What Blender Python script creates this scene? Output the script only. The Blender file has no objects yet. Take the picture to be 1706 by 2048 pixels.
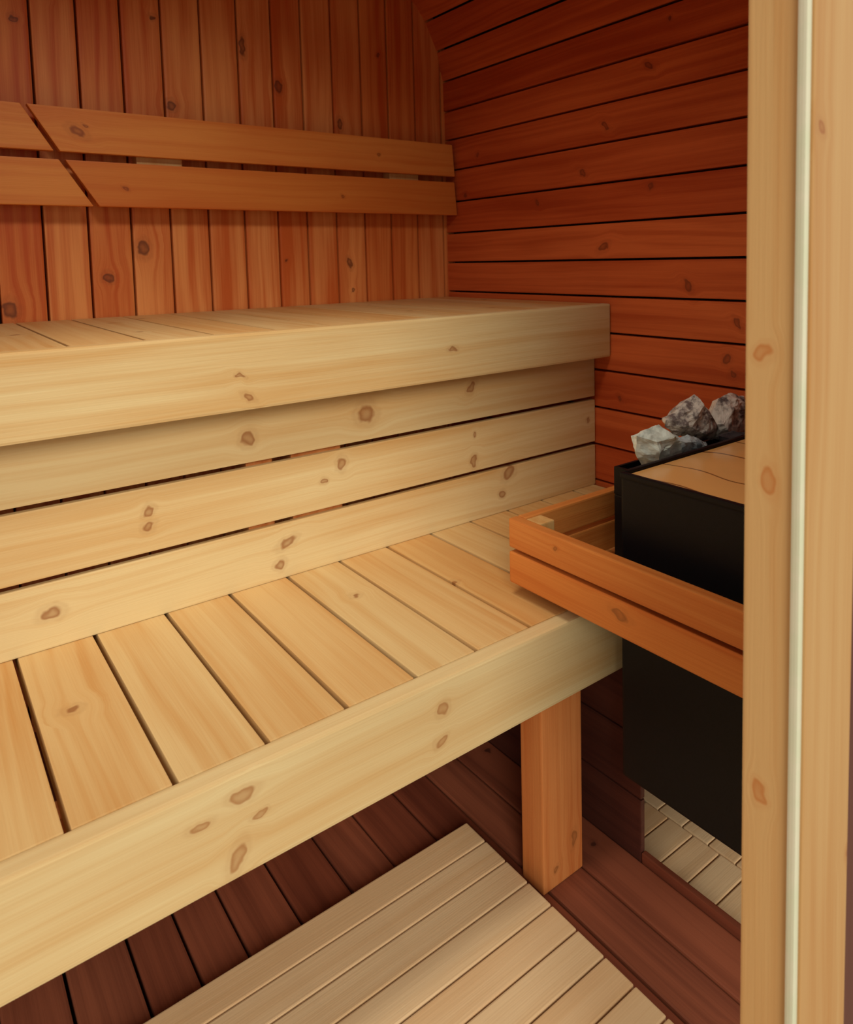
import bpy, bmesh, math, random
from mathutils import Vector, Matrix, noise
random.seed(7)
U = 0.55            # metres per layout unit
FZ = 1.81           # camera height above the floor, in layout units
scene = bpy.context.scene
COL = scene.collection

# ------------------------------------------------------------------ camera
cam_d = bpy.data.cameras.new('camera'); cam = bpy.data.objects.new('camera', cam_d); COL.objects.link(cam)
R0 = Vector((0.7906686, -0.6118380, -0.0223010))
R1 = Vector((-0.0658182, -0.0487291, -0.9966411))
R2 = Vector((0.6086962, 0.7894807, -0.0787986))
M = Matrix((R0, -R1, -R2)).transposed().to_4x4()
M.translation = Vector((0, 0, FZ*U))
cam.matrix_world = M
cam_d.sensor_fit = 'AUTO'; cam_d.sensor_width = 36.0
cam_d.lens = 1456.62/2048*36.0
cam_d.shift_x = -(923.54-853)/2048
cam_d.shift_y = -(1024-634.4)/2048
cam_d.clip_start = 0.02
cam_d.dof.use_dof = True
cam_d.dof.focus_distance = 1.15
cam_d.dof.aperture_fstop = 9.0
scene.camera = cam

# ------------------------------------------------------------------ world, sun, exposure
w = bpy.data.worlds.new('daylight'); scene.world = w; w.use_nodes = True
bgn = w.node_tree.nodes['Background']
bgn.inputs['Color'].default_value = (1.0, 0.94, 0.82, 1)
bgn.inputs['Strength'].default_value = .8
sun_d = bpy.data.lights.new('soft_sun', 'SUN'); sun = bpy.data.objects.new('soft_sun', sun_d); COL.objects.link(sun)
sun_d.energy = 2.1; sun_d.angle = math.radians(28); sun_d.color = (1, .95, .85)
sun.rotation_euler = Vector((0.42, 0.78, -0.46)).to_track_quat('-Z', 'Y').to_euler()
lamp_d = bpy.data.lights.new('ceiling_lamp_light', 'AREA'); lamp_l = bpy.data.objects.new('ceiling_lamp_light', lamp_d); COL.objects.link(lamp_l)  # unseen area light added to brighten back wall, bench tops and stones
lamp_d.shape = 'RECTANGLE'; lamp_d.size = .42; lamp_d.size_y = .24; lamp_d.energy = 5.6; lamp_d.color = (1, .93, .80); lamp_d.spread = math.radians(124)
lamp_l.location = (.55*U, 1.30*U, (1.46+FZ)*U)
lamp_l.rotation_euler = Vector((.05, .32, -1.0)).to_track_quat('-Z', 'Y').to_euler()
scene.view_settings.view_transform = 'Standard'
scene.view_settings.look = 'None'
scene.view_settings.gamma = 1.0
scene.view_settings.exposure = -0.06
scene.view_settings.use_curve_mapping = False

# ------------------------------------------------------------------ materials
def lin(c):
    return tuple(((x/255)/12.92 if x/255 <= .04045 else ((x/255+.055)/1.055)**2.4) for x in c) + (1,)

class NT:
    def __init__(s, name):
        s.m = bpy.data.materials.new(name); s.m.use_nodes = True
        s.t = s.m.node_tree; s.b = s.t.nodes['Principled BSDF']
    def n(s, typ, **kw):
        x = s.t.nodes.new(typ)
        for k, v in kw.items():
            setattr(x, k, v)
        return x
    def put(s, sock, v):
        if isinstance(v, bpy.types.NodeSocket): s.t.links.new(v, sock)
        else: sock.default_value = v
    def math(s, op, a, b=None, c=None, clamp=False):
        x = s.n('ShaderNodeMath', operation=op, use_clamp=clamp)
        s.put(x.inputs[0], a)
        if b is not None: s.put(x.inputs[1], b)
        if c is not None: s.put(x.inputs[2], c)
        return x.outputs[0]
    def vec(s, op, a, b=None):
        x = s.n('ShaderNodeVectorMath', operation=op)
        s.put(x.inputs[0], a)
        if b is not None: s.put(x.inputs[1], b)
        return x.outputs['Value'] if op in ('LENGTH', 'DISTANCE', 'DOT_PRODUCT') else x.outputs[0]
    def ramp(s, v, a, b, c=0.0, d=1.0, smooth=True):
        x = s.n('ShaderNodeMapRange'); x.clamp = True
        if smooth: x.interpolation_type = 'SMOOTHSTEP'
        s.put(x.inputs[0], v); x.inputs[1].default_value = a; x.inputs[2].default_value = b
        x.inputs[3].default_value = c; x.inputs[4].default_value = d
        return x.outputs[0]
    def mix(s, f, a, b, typ='MIX'):
        x = s.n('ShaderNodeMix', data_type='RGBA', blend_type=typ)
        s.put(x.inputs[0], f); s.put(x.inputs[6], a); s.put(x.inputs[7], b)
        return x.outputs[2]
    def noise(s, v, scale=1.0, detail=2.0, rough=.5):
        x = s.n('ShaderNodeTexNoise'); s.put(x.inputs['Vector'], v)
        x.inputs['Scale'].default_value = scale; x.inputs['Detail'].default_value = detail
        x.inputs['Roughness'].default_value = rough
        return x.outputs[0]

def pine(name, light, dark, knotcol=(120, 60, 25), knots=(), rand_knots=0.0, grain=1.0, tintcol=None, rough=.5, ring=85.0):
    """board wood: 'gc' = (along, across, through) metres, 'tint' = one random number per board"""
    s = NT(name)
    at = s.n('ShaderNodeAttribute', attribute_name='gc'); gc = at.outputs['Vector']
    ti = s.n('ShaderNodeAttribute', attribute_name='tint').outputs['Fac']
    sep = s.n('ShaderNodeSeparateXYZ'); s.put(sep.inputs[0], gc)
    u, v, wv = sep.outputs
    core = None; ringm = None; vv = v
    cd = s.n('ShaderNodeCombineXYZ'); s.put(cd.inputs[0], s.math('MULTIPLY', u, 60.0)); s.put(cd.inputs[1], s.math('MULTIPLY', v, 60.0)); s.put(cd.inputs[2], wv)
    ndx = s.n('ShaderNodeTexNoise'); s.put(ndx.inputs['Vector'], cd.outputs[0]); ndx.inputs['Scale'].default_value = 1.0; ndx.inputs['Detail'].default_value = 1.0
    sd = s.n('ShaderNodeSeparateColor'); s.put(sd.inputs[0], ndx.outputs['Color'])
    uk = s.math('MULTIPLY_ADD', sd.outputs[0], .016, s.math('ADD', u, -.008)); vk = s.math('MULTIPLY_ADD', sd.outputs[1], .014, s.math('ADD', v, -.007))
    def acc(a, b):
        return b if a is None else s.math('MAXIMUM', a, b)
    for k in knots:                        # (u, v, radius, aspect along)
        ku, kv, r = k[0], k[1], k[2]; asp = k[3] if len(k) > 3 else 1.0; skew = k[4] if len(k) > 4 else 0.0
        du = s.math('SUBTRACT', uk, ku); dv = s.math('SUBTRACT', vk, kv)
        du2 = s.math('MULTIPLY_ADD', dv, -skew, du)
        a = s.math('DIVIDE', du2, r*asp); b = s.math('DIVIDE', dv, r)
        d = s.math('MULTIPLY', s.math('SQRT', s.math('ADD', s.math('MULTIPLY', a, a), s.math('MULTIPLY', b, b))), .8)
        core = acc(core, s.math('MULTIPLY', s.ramp(d, 1.1, .7), s.ramp(d, .15, .8, .62, 1.0)))
        e = s.math('ABSOLUTE', s.math('SUBTRACT', d, 1.25))
        ringm = acc(ringm, s.ramp(e, .6, 0, 0, .4))
        halo = s.ramp(d, 4.0, .6)
        vv = s.math('MULTIPLY_ADD', s.math('MULTIPLY', dv, halo), -.62, vv)
    if rand_knots > 0:
        c = s.n('ShaderNodeCombineXYZ'); s.put(c.inputs[0], s.math('MULTIPLY', uk, 3.6)); s.put(c.inputs[1], s.math('MULTIPLY', vk, 9.0)); s.put(c.inputs[2], s.math('MULTIPLY', ti, 37.0))
        vo = s.n('ShaderNodeTexVoronoi'); s.put(vo.inputs['Vector'], c.outputs[0]); vo.inputs['Scale'].default_value = 1.0
        sc = s.n('ShaderNodeSeparateColor'); s.put(sc.inputs[0], vo.outputs['Color'])
        pos = s.vec('SUBTRACT', c.outputs[0], vo.outputs['Position'])
        pos = s.vec('MULTIPLY', pos, (1/3.6, 1/9.0, 0))
        rr = s.ramp(sc.outputs[1], 0, 1, .0045, .0105, False)
        dd = s.math('DIVIDE', s.vec('LENGTH', pos), rr)
        on = s.math('LESS_THAN', sc.outputs[0], rand_knots)
        core = acc(core, s.math('MULTIPLY', on, s.ramp(dd, 1.1, .5)))
        e = s.math('ABSOLUTE', s.math('SUBTRACT', dd, 1.3))
        ringm = acc(ringm, s.math('MULTIPLY', on, s.ramp(e, .6, 0, 0, .4)))
        sp = s.n('ShaderNodeSeparateXYZ'); s.put(sp.inputs[0], pos)
        halo = s.math('MULTIPLY', on, s.ramp(dd, 5.0, .6))
        vv = s.math('MULTIPLY_ADD', s.math('MULTIPLY', sp.outputs[1], halo), -.62, vv)
    # low frequency wander of the grain
    cw = s.n('ShaderNodeCombineXYZ'); s.put(cw.inputs[0], s.math('MULTIPLY', u, 1.6)); s.put(cw.inputs[1], s.math('MULTIPLY', vv, 5.0)); s.put(cw.inputs[2], s.math('MULTIPLY', wv, 5.0))
    wan = s.noise(cw.outputs[0], 1.0, 2.0)
    v2 = s.math('MULTIPLY_ADD', wan, .05, vv)
    cr = s.n('ShaderNodeCombineXYZ'); s.put(cr.inputs[0], s.math('MULTIPLY', u, .7)); s.put(cr.inputs[1], s.math('MULTIPLY', v2, ring)); s.put(cr.inputs[2], s.math('MULTIPLY', wv, ring*.6))
    rings = s.noise(cr.outputs[0], 1.0, 1.5)
    cf = s.n('ShaderNodeCombineXYZ'); s.put(cf.inputs[0], s.math('MULTIPLY', u, 9.0)); s.put(cf.inputs[1], s.math('MULTIPLY', vv, 420.0)); s.put(cf.inputs[2], s.math('MULTIPLY', wv, 420.0))
    fib = s.noise(cf.outputs[0], 1.0, 1.0)
    cb = s.n('ShaderNodeCombineXYZ'); s.put(cb.inputs[0], s.math('MULTIPLY', u, 2.2)); s.put(cb.inputs[1], s.math('MULTIPLY', v2, 17.0)); s.put(cb.inputs[2], s.math('MULTIPLY', wv, 12.0))
    blot = s.noise(cb.outputs[0], 1.0, 2.0)
    f = s.ramp(rings, .35, .72, 0, .45*grain)
    f = s.math('ADD', f, s.ramp(blot, .3, .75, 0, .5*grain))
    cl = s.n('ShaderNodeCombineXYZ'); s.put(cl.inputs[0], s.math('MULTIPLY', u, 1.5)); s.put(cl.inputs[1], s.math('MULTIPLY', v2, 9.0)); s.put(cl.inputs[2], wv)
    f = s.math('MULTIPLY_ADD', s.math('SUBTRACT', s.noise(cl.outputs[0], 1.0, 1.0), .5), 1.1*grain, f)
    f = s.math('MULTIPLY_ADD', s.math('SUBTRACT', fib, .5), .45*grain, f, clamp=True)
    col = s.mix(f, lin(light), lin(dark))
    if tintcol is not None:
        col = s.mix(s.ramp(ti, 0, 1, 0, 1, False), col, s.mix(1.0, col, lin(tintcol), 'MULTIPLY'))
    if core is not None:
        kc = s.mix(.35, col, lin(knotcol))
        col = s.mix(ringm, col, kc)
        col = s.mix(s.math('MULTIPLY', core, .8), col, lin(knotcol))
    s.put(s.b.inputs['Base Color'], col)
    s.b.inputs['Roughness'].default_value = rough
    s.b.inputs['Specular IOR Level'].default_value = .3
    bu = s.n('ShaderNodeBump'); bu.inputs['Strength'].default_value = .12; bu.inputs['Distance'].default_value = .002
    s.put(bu.inputs['Height'], s.math('ADD', s.math('MULTIPLY', rings, .6), fib)); s.put(s.b.inputs['Normal'], bu.outputs[0])
    return s.m

def ku(lst, ax=0):
    """knots given in layout units (along, height or across, radius, aspect) -> metres"""
    return [(a[0]*U, a[1]*U) + tuple(x*U if i == 0 else x for i, x in enumerate(a[2:])) for a in lst]

BENCH_L, BENCH_D = (217, 193, 141), (200, 155, 93)
K = (140, 82, 38)
m_ufascia = pine('pale pine fascia upper', BENCH_L, BENCH_D, K, ku([(.787, -.385, .012, 1, -.7), (.765, -.32, .007, 1.3, -1), (1.535, -.313, .006, 2.4)]), grain=.9)
m_riser = pine('pale pine riser', BENCH_L, BENCH_D, K, ku([(1.231, -.515, .026, 1.1), (.816, -.531, .020, .9), (1.13, -.671, .017, .8), (.517, -.688, .012, 1), (.516, -.732, .012, 1.2), (1.689, -.483, .018, .8, .5), (1.701, -.668, .010, .7), (1.693, -.767, .018, .7), (.928, -.887, .016, 1.4, .7), (.899, -.953, .013, 1.1), (1.869, -.847, .022, 1, .4), (1.833, -.925, .012), (.265, -.904, .014, 1.6), (2.33, -.709, .009), (1.063, -.717, .009, 1)]), grain=.85)
m_lfascia = pine('pale pine fascia lower', (218, 195, 144), (201, 158, 98), (160, 106, 58), ku([(.967, -1.072, .013, 1.0), (.958, -1.149, .011, 1.1, .7), (.475, -1.049, .012, 1.8), (.457, -1.172, .020, .75, .3), (.506, -1.108, .007, 1.8), (.388, -1.073, .007, 2.5)]), grain=.75)
m_seat = pine('pine seat planks', (214, 184, 129), (198, 150, 88), K, rand_knots=.22, tintcol=(255, 236, 214))
m_rail = pine('orange pine guard rail', (214, 142, 72), (188, 100, 38), K, ku([(1.39, -.798, .006, 1), (1.166, -.899, .010, 2.4, .6)]), tintcol=(250, 232, 215))
m_leg = pine('orange pine leg', (216, 142, 80), (190, 104, 48), K, ku([(-1.751, 1.39, .008, 1), (-1.70, 1.462, .010, 2.2, .3)]))
m_wallb = pine('warm stained vertical boards', (240, 164, 96), (206, 104, 46), (84, 38, 24), ku([(.809, 1.437, .015, 1.5), (.668, 1.745, .014, 1.6), (.672, .955, .018, 1.0), (-.002, 1.776, .012, 1.5, -.8), (-.15, .325, .022, 1.3), (-.04, .672, .017, 1), (.075, .812, .02, 1.4), (.965, 1.272, .013, 2.6), (1.03, 1.972, .009), (-.139, 1.79, .007), (.93, .40, .01), (.45, 2.09, .014)]), rand_knots=.10, tintcol=(240, 214, 190), ring=60, grain=1.3)
m_wallr = pine('red stained horizontal boards', (214, 110, 56), (180, 78, 34), (110, 48, 26), ku([(2.605, .90, .012, 1), (1.851, .743, .016, .9, .6), (1.817, .835, .012, 1.2, -.8), (2.077, .545, .016, .9, .7), (2.206, .365, .014, .9, .8), (2.489, .255, .012, .9, .5), (1.847, .274, .010, 1.3), (2.09, .040, .018, 1.2, -.7), (1.672, -.120, .020, .7, .5), (1.462, -.250, .016, .7, .5), (1.501, -.385, .014, 1), (1.48, -.44, .012, 1), (2.005, -.600, .012, .7, .5), (2.926, .53, .01, 1)]), rand_knots=.06, tintcol=(232, 206, 196), grain=1.2)
m_brest = pine('orange pine backrest boards', (230, 150, 72), (212, 116, 48), (130, 58, 28), ku([(.622, .516, .018, 1.2), (.662, .542, .007), (1.93, .521, .010, .8), (.777, .311, .008), (1.733, .312, .008)]), tintcol=(240, 222, 205))
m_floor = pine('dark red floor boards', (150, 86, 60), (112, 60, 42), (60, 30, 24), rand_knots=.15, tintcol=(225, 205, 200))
m_sill = pine('dark brown panel boards', (96, 54, 42), (68, 36, 30), (40, 20, 16), tintcol=(235, 220, 215))  # brown deepened to carry the shade behind the bench leg
m_duck = pine('pale bare slats', (228, 198, 154), (212, 172, 122), (170, 125, 90), rand_knots=.12, grain=.7, tintcol=(250, 240, 232))
m_post = pine('pale door frame timber', (206, 166, 110), (192, 136, 76), (184, 112, 54), ku([(-.132, .518, .011, .95), (-.305, .504, .008, 2.2, .5), (-.749, .517, .009, 1.5), (.152, .924, .009, 1.2), (-.876, 1.044, .010, 1), (.123, 1.036, .006, 1)]), grain=.85)
m_face = pine('door frame face timber darkened against sun', (190, 150, 98), (176, 124, 68), (150, 88, 46), ku([(.152, .924, .009, 1.2), (-.876, 1.044, .010, 1), (.123, 1.036, .006, 1)]), grain=1.1)  # darker copy of the jamb timber, offsetting the sun on this face
m_dark = NT('black gap'); m_dark.b.inputs['Base Color'].default_value = (.02, .010, .007, 1); m_dark.b.inputs['Roughness'].default_value = .9; m_dark = m_dark.m

def simple(name, col, rough=.5, metal=0.0, spec=.5):
    s = NT(name); s.b.inputs['Base Color'].default_value = lin(col); s.b.inputs['Roughness'].default_value = rough
    s.b.inputs['Metallic'].default_value = metal; s.b.inputs['Specular IOR Level'].default_value = spec
    return s
def speckled(name, c1, c2, scale, rough, metal=0.0, bump=0.0):
    s = simple(name, c1, rough, metal)
    tc = s.n('ShaderNodeTexCoord').outputs['Object']
    n = s.noise(tc, scale, 4, .65)
    s.put(s.b.inputs['Base Color'], s.mix(s.ramp(n, .42, .62), lin(c1), lin(c2)))
    if bump:
        b = s.n('ShaderNodeBump'); b.inputs['Strength'].default_value = bump; b.inputs['Distance'].default_value = .004
        s.put(b.inputs['Height'], n); s.put(s.b.inputs['Normal'], b.outputs[0])
    return s.m
m_black = speckled('black powder coated steel', (10, 11, 17), (7, 8, 13), 220, .5, 0, .03); m_black.node_tree.nodes['Principled BSDF'].inputs['Specular IOR Level'].default_value = .25
s = simple('glossy amber plate with wavy lines', (240, 182, 108), .16, .0)
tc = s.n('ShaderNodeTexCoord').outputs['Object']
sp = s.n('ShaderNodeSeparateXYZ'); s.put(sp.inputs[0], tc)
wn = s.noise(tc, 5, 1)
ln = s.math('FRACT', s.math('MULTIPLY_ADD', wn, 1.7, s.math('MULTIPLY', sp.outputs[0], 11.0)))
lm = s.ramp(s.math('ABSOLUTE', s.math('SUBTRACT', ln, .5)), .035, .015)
s.put(s.b.inputs['Base Color'], s.mix(s.math('MULTIPLY', lm, .8), lin((240, 182, 108)), lin((80, 30, 12))))  # dark wavy lines drawn over an even amber base
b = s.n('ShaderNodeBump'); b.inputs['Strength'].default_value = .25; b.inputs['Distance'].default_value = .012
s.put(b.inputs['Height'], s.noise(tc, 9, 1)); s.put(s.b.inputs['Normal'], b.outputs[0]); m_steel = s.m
m_seal = speckled('pale glass edge seal', (206, 208, 178), (214, 210, 184), 14, .35)
m_stone_g = speckled('pale green grey stone', (232, 244, 232), (190, 204, 194), 28, .85, 0, .6)
m_stone_b = speckled('blue grey stone', (190, 204, 206), (120, 134, 140), 30, .85, 0, .6)
m_stone_s = speckled('speckled grey stone', (226, 220, 206), (120, 108, 104), 48, .85, 0, .7)
m_stone_d = speckled('mottled brown grey stone', (224, 214, 200), (92, 78, 76), 30, .85, 0, .7)
m_stone_k = speckled('dark grey stone', (60, 54, 56), (34, 30, 34), 30, .9, 0, .6)  # dark grey mottle for the low stone
m_terrace = speckled('pale terrace concrete', (190, 182, 168), (176, 168, 152), 6, .9)
s = NT('thin clear glass')
g1 = s.n('ShaderNodeBsdfTransparent'); g2 = s.n('ShaderNodeBsdfGlossy'); g2.inputs['Roughness'].default_value = .0
fr = s.n('ShaderNodeFresnel'); fr.inputs[0].default_value = 1.45
mx = s.n('ShaderNodeMixShader'); s.t.links.new(fr.outputs[0], mx.inputs[0]); s.t.links.new(g1.outputs[0], mx.inputs[1]); s.t.links.new(g2.outputs[0], mx.inputs[2])
s.t.links.new(mx.outputs[0], s.t.nodes['Material Output'].inputs['Surface']); m_glass = s.m

# ------------------------------------------------------------------ geometry helpers (all inputs in layout units)
class MB:
    """collects boards; every vertex gets its grain coordinate, every board its own tint"""
    def __init__(s): s.v = []; s.f = []; s.gc = []; s.ti = []
    def board(s, lo, hi, along='x', across='z', bev=.006, off=None, tint=None, fn=None, seg=2, raw=False):
        lo = list(lo); hi = list(hi)
        bm = bmesh.new(); bmesh.ops.create_cube(bm, size=1.0)
        c = [(a+b)/2 for a, b in zip(lo, hi)]; d = [abs(b-a) for a, b in zip(lo, hi)]
        for vt in bm.verts: vt.co = Vector((vt.co.x*d[0], vt.co.y*d[1], vt.co.z*d[2]))
        bv = min(bev, min(d)*.4)
        if bv > 0: bmesh.ops.bevel(bm, geom=list(bm.edges), offset=bv, segments=seg, profile=.7, affect='EDGES')
        if off is None: off = (random.uniform(-20, 20), random.uniform(-20, 20), random.uniform(-20, 20))
        t = random.random() if tint is None else tint
        ix = {'x': 0, 'y': 1, 'z': 2}; ia = ix[along]; ib = ix[across]; iw = 3-ia-ib
        n0 = len(s.v); bm.verts.ensure_lookup_table()
        for vt in bm.verts:
            p = [vt.co[i]+c[i] for i in range(3)]
            s.gc.append((p[ia]*U+off[0], p[ib]*U+off[1], p[iw]*U+off[2])); s.ti.append(t)
            if fn: p = fn(p)
            s.v.append((p[0]*U, p[1]*U, (p[2]+FZ)*U))
        for f in bm.faces: s.f.append([n0+vt.index for vt in f.verts])
        bm.free(); return s
    def build(s, name, mat, parent=None, origin=None):
        me = bpy.data.meshes.new(name)
        o = Vector((0, 0, 0))
        if parent is not None: o = parent.location.copy()
        elif origin is not None: o = Vector((origin[0]*U, origin[1]*U, (origin[2]+FZ)*U))
        me.from_pydata([(a-o.x, b-o.y, c-o.z) for a, b, c in s.v], [], s.f)
        ga = me.attributes.new('gc', 'FLOAT_VECTOR', 'POINT'); ga.data.foreach_set('vector', [x for g in s.gc for x in g])
        ta = me.attributes.new('tint', 'FLOAT', 'POINT'); ta.data.foreach_set('value', s.ti)
        me.update(); me.materials.append(mat)
        for p in me.polygons: p.use_smooth = False
        ob = bpy.data.objects.new(name, me); COL.objects.link(ob)
        if parent is not None: ob.parent = parent
        else: ob.location = o
        return ob
def thing(name, label, cat, loc, group=None):
    o = bpy.data.objects.new(name, None); COL.objects.link(o); o.location = (loc[0]*U, loc[1]*U, (loc[2]+FZ)*U)
    o.empty_display_size = .05
    o['label'] = label; o['category'] = cat
    if group: o['group'] = group
    return o
def tag(o, label, cat, group=None):
    o['label'] = label; o['category'] = cat
    if group: o['group'] = group
    return o
def struct(o, label):
    o['kind'] = 'structure'; o['label'] = label; o['category'] = o.name.split('_')[0].split('.')[0]
    return o

XR = 2.38; XL = -1.20; YB = 3.20; YF = .50; G = .0045
ZC = .87; RC = .68; ZT = ZC+RC

# ------------------------------------------------------------------ setting
# right wall: horizontal staves up the flat side, then round the shoulder into the ceiling
def stave_wall(name, side, y0, y1, label):
    X = XR if side > 0 else XL
    m = MB(); bk = MB()
    zs = [-1.93, -1.78, -1.62, -1.46, -1.30, -1.14, -.98, -.82, -.655, -.49, -.327, -.17, -.014, .143, .309, .476, .638, .79]
    def flat(a, b):
        m.board((X, y0, a+G), (X+.07*side, y1, b-G), 'y', 'z', .005, off=(0, 0, random.uniform(-9, 9)) if side > 0 else None)
    for a, b in zip(zs[:-1], zs[1:]):
        flat(a, b)
    # shoulder staves: chords of the arc, rotated boxes
    cx = X-RC*side; a0 = -(ZC-.79)/RC; angs = [math.asin(max(-1, a0))]
    step = .158/RC
    while angs[-1]+step < math.pi/2-.02: angs.append(angs[-1]+step)
    angs.append(math.pi/2+.02)
    for p, q in zip(angs[:-1], angs[1:]):
        mid = (p+q)/2; hw = RC*math.sin((q-p)/2)
        def fn(P, mid=mid):
            r = P[0]; t = P[2]
            return [cx+side*(r*math.cos(mid)-t*math.sin(mid)), P[1], ZC+r*math.sin(mid)+t*math.cos(mid)]
        rr = RC*math.cos((q-p)/2)
        m.board((rr, y0, -hw+G), (rr+.07, y1, hw-G), 'y', 'z', .005, fn=fn)
    if side > 0:    # keep outward faces consistent
        pass
    o = m.build(name, m_wallr, origin=(X, (y0+y1)/2, -1.93))
    return struct(o, label)
stave_wall('wall_right', 1, YF+.02, YB+.02, 'red stained horizontal board wall curving into the ceiling')
stave_wall('wall_left', -1, YF+.02, YB+.02, 'red stained horizontal board wall on the left')
m = MB(); x = XL+RC
while x < XR-RC-.01:
    m.board((x+G, YF+.02, ZT), (min(x+.158, XR-RC)-G, YB+.02, ZT+.07), 'y', 'x', .007); x += .158
struct(m.build('ceiling', m_wallr, origin=(.6, 1.8, ZT)), 'dark red horizontal board ceiling')

# dark backing behind the joints (air gap between inner and outer boards)
m = MB()
m.board((XR+.05, YF, -1.95), (XR+.10, YB+.12, ZC), bev=0); m.board((XL-.10, YF, -1.95), (XL-.05, YB+.12, ZC), bev=0)
m.board((XL-.1, YF, ZT+.06), (XR+.1, YB+.12, ZT+.10), bev=0)
m.board((XL-.1, YB+.06, -1.95), (XR+.1, YB+.12, ZT+.1), bev=0)
for side in (1, -1):
    cx = (XR if side > 0 else XL)-RC*side
    for k in range(6):
        mid = (k+.5)*math.pi/12; hw = (RC+.1)*math.sin(math.pi/24)
        def fn(P, mid=mid, cx=cx, side=side):
            r, _, t = P
            return [cx+side*(r*math.cos(mid)-t*math.sin(mid)), P[1], ZC+r*math.sin(mid)+t*math.cos(mid)]
        m.board((RC+.055, YF, -hw), (RC+.09, YB+.1, hw), bev=0, fn=fn)
struct(m.build('wall_outer', m_dark, origin=(.6, YB+.1, -1.9)), 'outer shell behind the board joints')

# back wall of vertical boards
bx = [.295, .453, .611, .771, .928, 1.089, 1.251, 1.410, 1.557, 1.713, 1.871, 2.026, 2.190, 2.358]
while bx[0] > XL-.02: bx.insert(0, bx[0]-.158)
bx.append(2.47)
m = MB()
for a, b in zip(bx[:-1], bx[1:]):
    m.board((a+G*.85, YB, -1.92), (b-G*.85, YB+.06, ZT+.03), 'z', 'x', .009, off=(0, 0, random.uniform(-9, 9)))
struct(m.build('wall_back', m_wallb, origin=(.6, YB, -1.9)), 'warm brown vertical board wall behind the benches')

# floor boards running away from the door
fx = [.221, .371, .492, .614, .763, .920, 1.065, 1.221, 1.358, 1.497, 1.648]
while fx[0] > XL: fx.insert(0, fx[0]-.147)
m = MB()
for a, b in zip(fx[:-1], fx[1:]):
    m.board((a+.004, YF-.05, -1.86), (b-.004, YB, -1.81), 'y', 'x', .006)
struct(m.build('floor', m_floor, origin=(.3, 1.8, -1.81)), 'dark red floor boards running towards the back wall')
m = MB(); m.board((XL-.05, YF-.05, -1.96), (XR+.05, YB+.05, -1.93), bev=0); m.board((XL, YF, -1.93), (1.64, YB, -1.87), bev=0)
struct(m.build('floor_underlay', m_dark, origin=(.6, 1.8, -1.93)), 'dark base under the floor boards')

# door frame at the right of the opening: timber jamb, pale seal strip, timber face board
m = MB(); m.board((.900, .470, -1.86), (.945, .541, 1.25), 'z', 'y', .004, off=(0, 0, 3))
struct(m.build('trim_1', m_post, origin=(.92, .5, -1.86)), 'pale knotty timber jamb of the doorway')
m = MB(); m.board((.893, .4585, -1.86), (.906, .471, 1.25), 'z', 'y', .004)
struct(m.build('trim_2', m_seal, origin=(.9, .465, -1.86)), 'pale green white seal strip along the door jamb')
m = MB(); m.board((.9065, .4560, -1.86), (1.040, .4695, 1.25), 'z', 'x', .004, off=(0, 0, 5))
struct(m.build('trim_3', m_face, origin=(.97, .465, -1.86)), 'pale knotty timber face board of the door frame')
# board front wall beside the door and header above
m = MB()
for k in range(9): m.board((1.043+k*.15+G, .475, -1.25), (1.043+(k+1)*.15-G, .525, .92), 'z', 'x', .006)  # boards stop above the floor; low gap added to daylight the mat
for k in range(5): m.board((XL-.05, .44, .92+k*.15+G), (XR+.05, .50, .92+(k+1)*.15-G), 'x', 'z', .006)
struct(m.build('wall_front', m_sill, origin=(.6, .47, .95)), 'dark brown board front wall beside and above the doorway')
# terrace outside
m = MB(); m.board((-14, -16, -2.10), (14, YF-.06, -2.0), bev=0)
struct(m.build('ground', m_terrace, origin=(0, -4, -2.0)), 'pale terrace outside the doorway')

# shallow out-of-view box added above the fill light
m = MB(); m.board((.14, 1.08, 1.49), (.96, 1.52, 1.545), bev=.01)
tag(m.build('ceiling_lamp', m_dark, origin=(.55, 1.30, 1.545)), 'flat box added above the fill light', 'lamp')

# ------------------------------------------------------------------ upper bench
t = thing('upper_bench', 'deep upper sauna bench with thick pale fascia and three riser boards', 'bench', (.6, 2.6, -1.81))
m = MB(); xs = [.336+.1875*k for k in range(-8, 11)] + [2.372]
for a, b in zip(xs[:-1], xs[1:]): m.board((a+.004, 2.0985, -.245), (b-.004, YB-.01, -.2), 'y', 'x', .0025)
m.build('seat', m_seat, t)
m = MB(); m.board((XL+.01, 2.049, -.425), (2.374, 2.096, -.199), 'x', 'z', .008, off=(0, 0, 11)); m.build('fascia', m_ufascia, t)
for (z0, z1, o) in ((-.614+.008, -.430, 1.3), (-.815+.008, -.614-.008, 7.7), (-.999, -.815-.008, 15.1)):
    m = MB(); m.board((XL+.01, 2.140, z0), (2.374, 2.163, z1), 'x', 'z', .003, off=(0, 0, o)); m.build('riser_board', m_riser, t)
for (a, b) in ((.813, .899), (.962, 1.141), (-.75, -.62)):
    m = MB(); m.board((a, 2.165, -1.81), (b, 2.25, -.25), 'z', 'x', .004); m.build('upright', m_leg, t)
for y in (2.30, 3.10):
    m = MB(); m.board((XL+.02, y, -.33), (2.36, y+.06, -.247), 'x', 'z', .004); m.build('bearer', m_leg, t)

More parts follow.
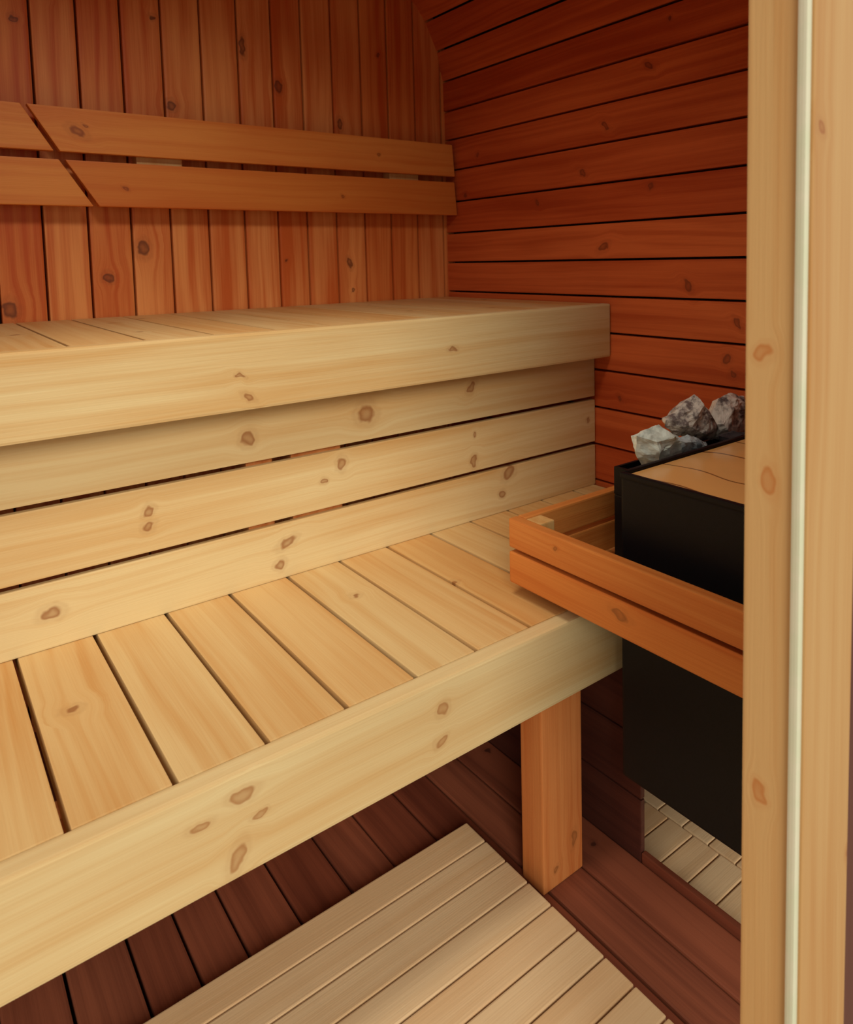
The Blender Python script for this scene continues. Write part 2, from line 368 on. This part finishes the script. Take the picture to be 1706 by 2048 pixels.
# ------------------------------------------------------------------ lower bench
t = thing('lower_bench', 'lower sauna bench of cross planks with pale knotty front board', 'bench', (.6, 1.8, -1.81))
m = MB(); xs = [.1745+.1873*k for k in range(-7, 12)] + [2.372]
for a, b in zip(xs[:-1], xs[1:]): m.board((a+.0058, 1.4115, -1.05), (b-.0058, 2.26, -1.0), 'y', 'x', .003)
m.build('seat', m_seat, t)
m = MB(); m.board((XL+.01, 1.360, -1.216), (2.374, 1.409, -.999), 'x', 'z', .008, off=(0, 0, 4.4)); m.build('fascia', m_lfascia, t)
m = MB(); m.board((1.336, 1.412, -1.809), (1.497, 1.500, -1.046), 'z', 'x', .005, off=(0, 0, 2)); m.build('leg', m_leg, t)
m = MB(); m.board((-.95, 1.412, -1.809), (-.79, 1.500, -1.046), 'z', 'x', .005); m.build('leg', m_leg, t)
m = MB(); m.board((XL+.02, 1.52, -1.14), (2.36, 1.58, -1.047), 'x', 'z', .004); m.build('bearer', m_leg, t)

# dark partition beside the heater recess
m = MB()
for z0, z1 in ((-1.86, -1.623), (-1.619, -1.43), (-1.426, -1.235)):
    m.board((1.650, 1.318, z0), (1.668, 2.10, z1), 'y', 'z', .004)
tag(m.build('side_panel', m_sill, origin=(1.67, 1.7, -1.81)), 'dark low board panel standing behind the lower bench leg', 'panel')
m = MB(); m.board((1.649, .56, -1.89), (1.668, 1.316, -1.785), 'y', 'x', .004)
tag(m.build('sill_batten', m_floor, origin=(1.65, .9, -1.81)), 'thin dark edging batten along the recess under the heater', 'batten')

# ------------------------------------------------------------------ backrests (slanted butt joint)
def backrest(label, ends_u, ends_l, blocks):
    t = thing('backrest', label, 'backrest', ((ends_u[0]+ends_u[2])/2, 3.12, .24), 'backrests on the board wall')
    for (e, z0, z1) in ((ends_u, .438, .603), (ends_l, .236, .408)):
        xt0, xb0, xt1, xb1 = e[0], e[1], e[2], e[3]
        def fn(P, z0=z0, z1=z1, xt0=xt0, xb0=xb0, xt1=xt1, xb1=xb1):
            k = (P[2]-z0)/(z1-z0); l = xb0+(xt0-xb0)*k; r = xb1+(xt1-xb1)*k
            s_ = (P[0]-xb0)/(xb1-xb0)
            return [l+(r-l)*s_, P[1], P[2]]
        m = MB(); m.board((xb0, 3.10, z0), (xb1, 3.135, z1), 'x', 'z', .005, off=(0, 0, random.uniform(0, 9)), fn=fn)
        m.build('back_board', m_brest, t)
    for a, b in blocks:
        m = MB(); m.board((a, 3.137, .26), (b, 3.199, .58), 'z', 'x', .004); m.build('spacer_block', m_seat, t)
    return t
backrest('long orange pine backrest of two boards running right into the corner', (.411, .511, 2.352, 2.366), (.526, .636, 2.362, 2.376), ((.788, .967), (1.982, 2.156)))
backrest('backrest cut off by the left edge of the photo, beyond the slanted joint', (XL+.05, XL+.05, .390, .491), (XL+.05, XL+.05, .505, .615), ((-.9, -.72), (-.1, .05)))

# ------------------------------------------------------------------ heater guard rail
t = thing('heater_guard_rail', 'corner guard rail of orange pine boards around the black heater', 'rail', (1.4, 1.55, -.98))
XG = 1.38; YG = 1.585
for z0, z1 in ((-.850, -.764), (-.957, -.864)):
    m = MB(); m.board((XG, .55, z0), (XG+.034, YG, z1), 'y', 'z', .005, off=(0, 0, random.uniform(0, 9))); m.build('rail_board', m_rail, t)
    m = MB(); m.board((XG+.036, YG-.034, z0), (2.374, YG, z1), 'x', 'z', .005); m.build('rail_board', m_rail, t)
m = MB(); m.board((XG+.036, YG-.095, -.956), (XG+.095, YG-.037, -.766), 'z', 'x', .004); m.build('corner_post', m_seat, t)
m = MB(); m.board((XG+.036, .56, -.957), (XG+.08, .60, -.766), 'z', 'x', .004); m.build('end_block', m_rail, t)

# ------------------------------------------------------------------ heater
t = thing('sauna_heater', 'black steel sauna heater with a shiny top plate hung on the wall', 'heater', (1.9, 1.0, -1.43))
HX0, HX1, HY0, HY1, HZ0, HZ1 = 1.50, 2.28, .72, 1.262, -1.435, -.578
m = MB()
m.board((HX0, HY0, HZ0), (HX1, HY1, HZ1-.012), 'z', 'x', .008)
m.build('body', m_black, t)
m = MB()   # raised rim round the top plate
r = .014
m.board((HX0-.002, HY0, HZ1-.014), (HX0+r, HY1+.002, HZ1), bev=.004); m.board((HX0+r, HY1-r+.002, HZ1-.014), (HX1, HY1+.002, HZ1+.003), bev=.004)
m.board((HX1-r, HY0, HZ1-.014), (HX1, HY1-r, HZ1), bev=.004); m.board((HX0+r, HY0, HZ1-.014), (HX1-r, HY0+r, HZ1), bev=.004)
m.build('rim', m_black, t)
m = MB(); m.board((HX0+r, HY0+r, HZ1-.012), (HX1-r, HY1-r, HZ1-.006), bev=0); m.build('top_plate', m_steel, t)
m = MB()
m.board((1.68, HY1+.003, -1.30), (2.26, 1.44, -.72), bev=.006)
m.board((1.68, HY1+.003, -.72), (1.69, 1.44, -.635), bev=.002); m.board((2.25, HY1+.003, -.72), (2.26, 1.44, -.635), bev=.002)
m.board((1.69, 1.43, -.72), (2.25, 1.44, -.635), bev=.002)
m.build('stone_tray', m_black, t)
m = MB(); m.board((HX1, .85, -1.30), (XR-.002, 1.15, -.8), bev=.004); m.build('wall_bracket', m_black, t)

# stones: angular broken lumps, each its own thing
def stone(label, c, outline, depth, mat, seed):
    rnd = random.Random(seed); pts = []
    mx_ = sum(p[0] for p in outline)/len(outline); mz = sum(p[1] for p in outline)/len(outline)
    for x, z in outline:
        pts.append(Vector((x-c[0], rnd.uniform(-.15, .15)*depth, z-c[2])))
        for sg in (-1, 1):
            k = rnd.uniform(.45, .78); q = rnd.uniform(.6, 1.0)
            pts.append(Vector(((x-mx_)*k+mx_-c[0], sg*q*depth, (z-mz)*k+mz-c[2])))
    bm = bmesh.new()
    for p in pts: bm.verts.new(p)
    h = bmesh.ops.convex_hull(bm, input=list(bm.verts))
    bmesh.ops.delete(bm, geom=[v for v in bm.verts if not v.link_faces], context='VERTS')
    bmesh.ops.triangulate(bm, faces=list(bm.faces))
    bmesh.ops.subdivide_edges(bm, edges=list(bm.edges), cuts=5, use_grid_fill=True)
    bm.normal_update()
    for vt in bm.verts:
        p = vt.co
        d = .007*noise.noise(p*28+Vector((seed, 0, 0)))+.004*noise.noise(p*70+Vector((0, seed, 0)))
        vt.co = (p+vt.normal*d)*U
    me = bpy.data.meshes.new('heater_stone'); bm.to_mesh(me); bm.free(); me.materials.append(mat)
    o = bpy.data.objects.new('heater_stone', me); COL.objects.link(o)
    o.location = (c[0]*U, c[1]*U, (c[2]+FZ)*U)
    return tag(o, label, 'stone', 'stones on the heater')
stone('pale green stone, leftmost of the stones behind the shiny heater plate', (1.780, 1.345, -0.570), [(1.667, -0.522), (1.75, -0.499), (1.783, -0.511), (1.839, -0.558), (1.908, -0.582), (1.893, -0.628), (1.803, -0.631), (1.707, -0.625), (1.673, -0.572)], 0.055, m_stone_g, 3)
stone('low flat blue grey stone just right of the pale green one', (1.880, 1.312, -0.579), [(1.792, -0.546), (1.866, -0.549), (1.93, -0.57), (1.973, -0.594), (1.917, -0.61), (1.804, -0.604)], 0.03, m_stone_b, 12)
stone('speckled grey stone with a pointed top in the middle of the heap', (2.013, 1.395, -0.542), [(2.025, -0.457), (1.88, -0.516), (1.873, -0.537), (1.914, -0.569), (2.026, -0.611), (2.116, -0.62), (2.145, -0.584), (2.092, -0.515), (2.047, -0.466)], 0.045, m_stone_s, 5)
stone('mottled stone with dark hollows touching the timber door jamb', (2.206, 1.385, -0.553), [(2.143, -0.477), (2.196, -0.469), (2.294, -0.492), (2.359, -0.566), (2.348, -0.645), (2.204, -0.636), (2.11, -0.613), (2.081, -0.558), (2.118, -0.517)], 0.05, m_stone_d, 8)
stone('dark grey stone low in the tray beneath the mottled one', (2.121, 1.300, -0.605), [(2.008, -0.57), (2.097, -0.572), (2.246, -0.6), (2.262, -0.651), (2.098, -0.632), (2.014, -0.607)], 0.03, m_stone_k, 21)

# ------------------------------------------------------------------ duckboards
def duckboard(label, x0, x1, ys, ztop, zunder, battens):
    t = thing('duckboard', label, 'duckboard', ((x0+x1)/2, (ys[0]+ys[-1])/2, zunder))
    m = MB()
    for a, b in zip(ys[:-1], ys[1:]): m.board((x0, b+.003, ztop-.028), (x1, a-.003, ztop), 'x', 'y', .004)
    m.build('slats', m_duck, t)
    for bx_ in battens:
        m = MB(); m.board((bx_, ys[-1]+.02, zunder+.001), (bx_+.05, ys[0]-.02, ztop-.029), 'y', 'x', .003); m.build('batten', m_duck, t)
    return t
ys = [1.720, 1.624]
while ys[-1] > .62: ys.append(ys[-1]-.0945)
duckboard('pale slatted duckboard lying on the floor in front of the benches', XL+.12, 1.298, ys, -1.760, -1.81, (-.8, .1, 1.0))
ys2 = [1.504-.0955*k for k in range(9)]
duckboard('short pale slatted mat on the recess floor under the heater', 1.672, 1.905, ys2, -1.862, -1.93, (1.69, 1.83))
ys3 = [1.550-.0955*k for k in range(9)]
duckboard('second slatted mat against the wall behind the one under the heater', 1.912, 2.36, ys3, -1.864, -1.93, (1.95, 2.25))
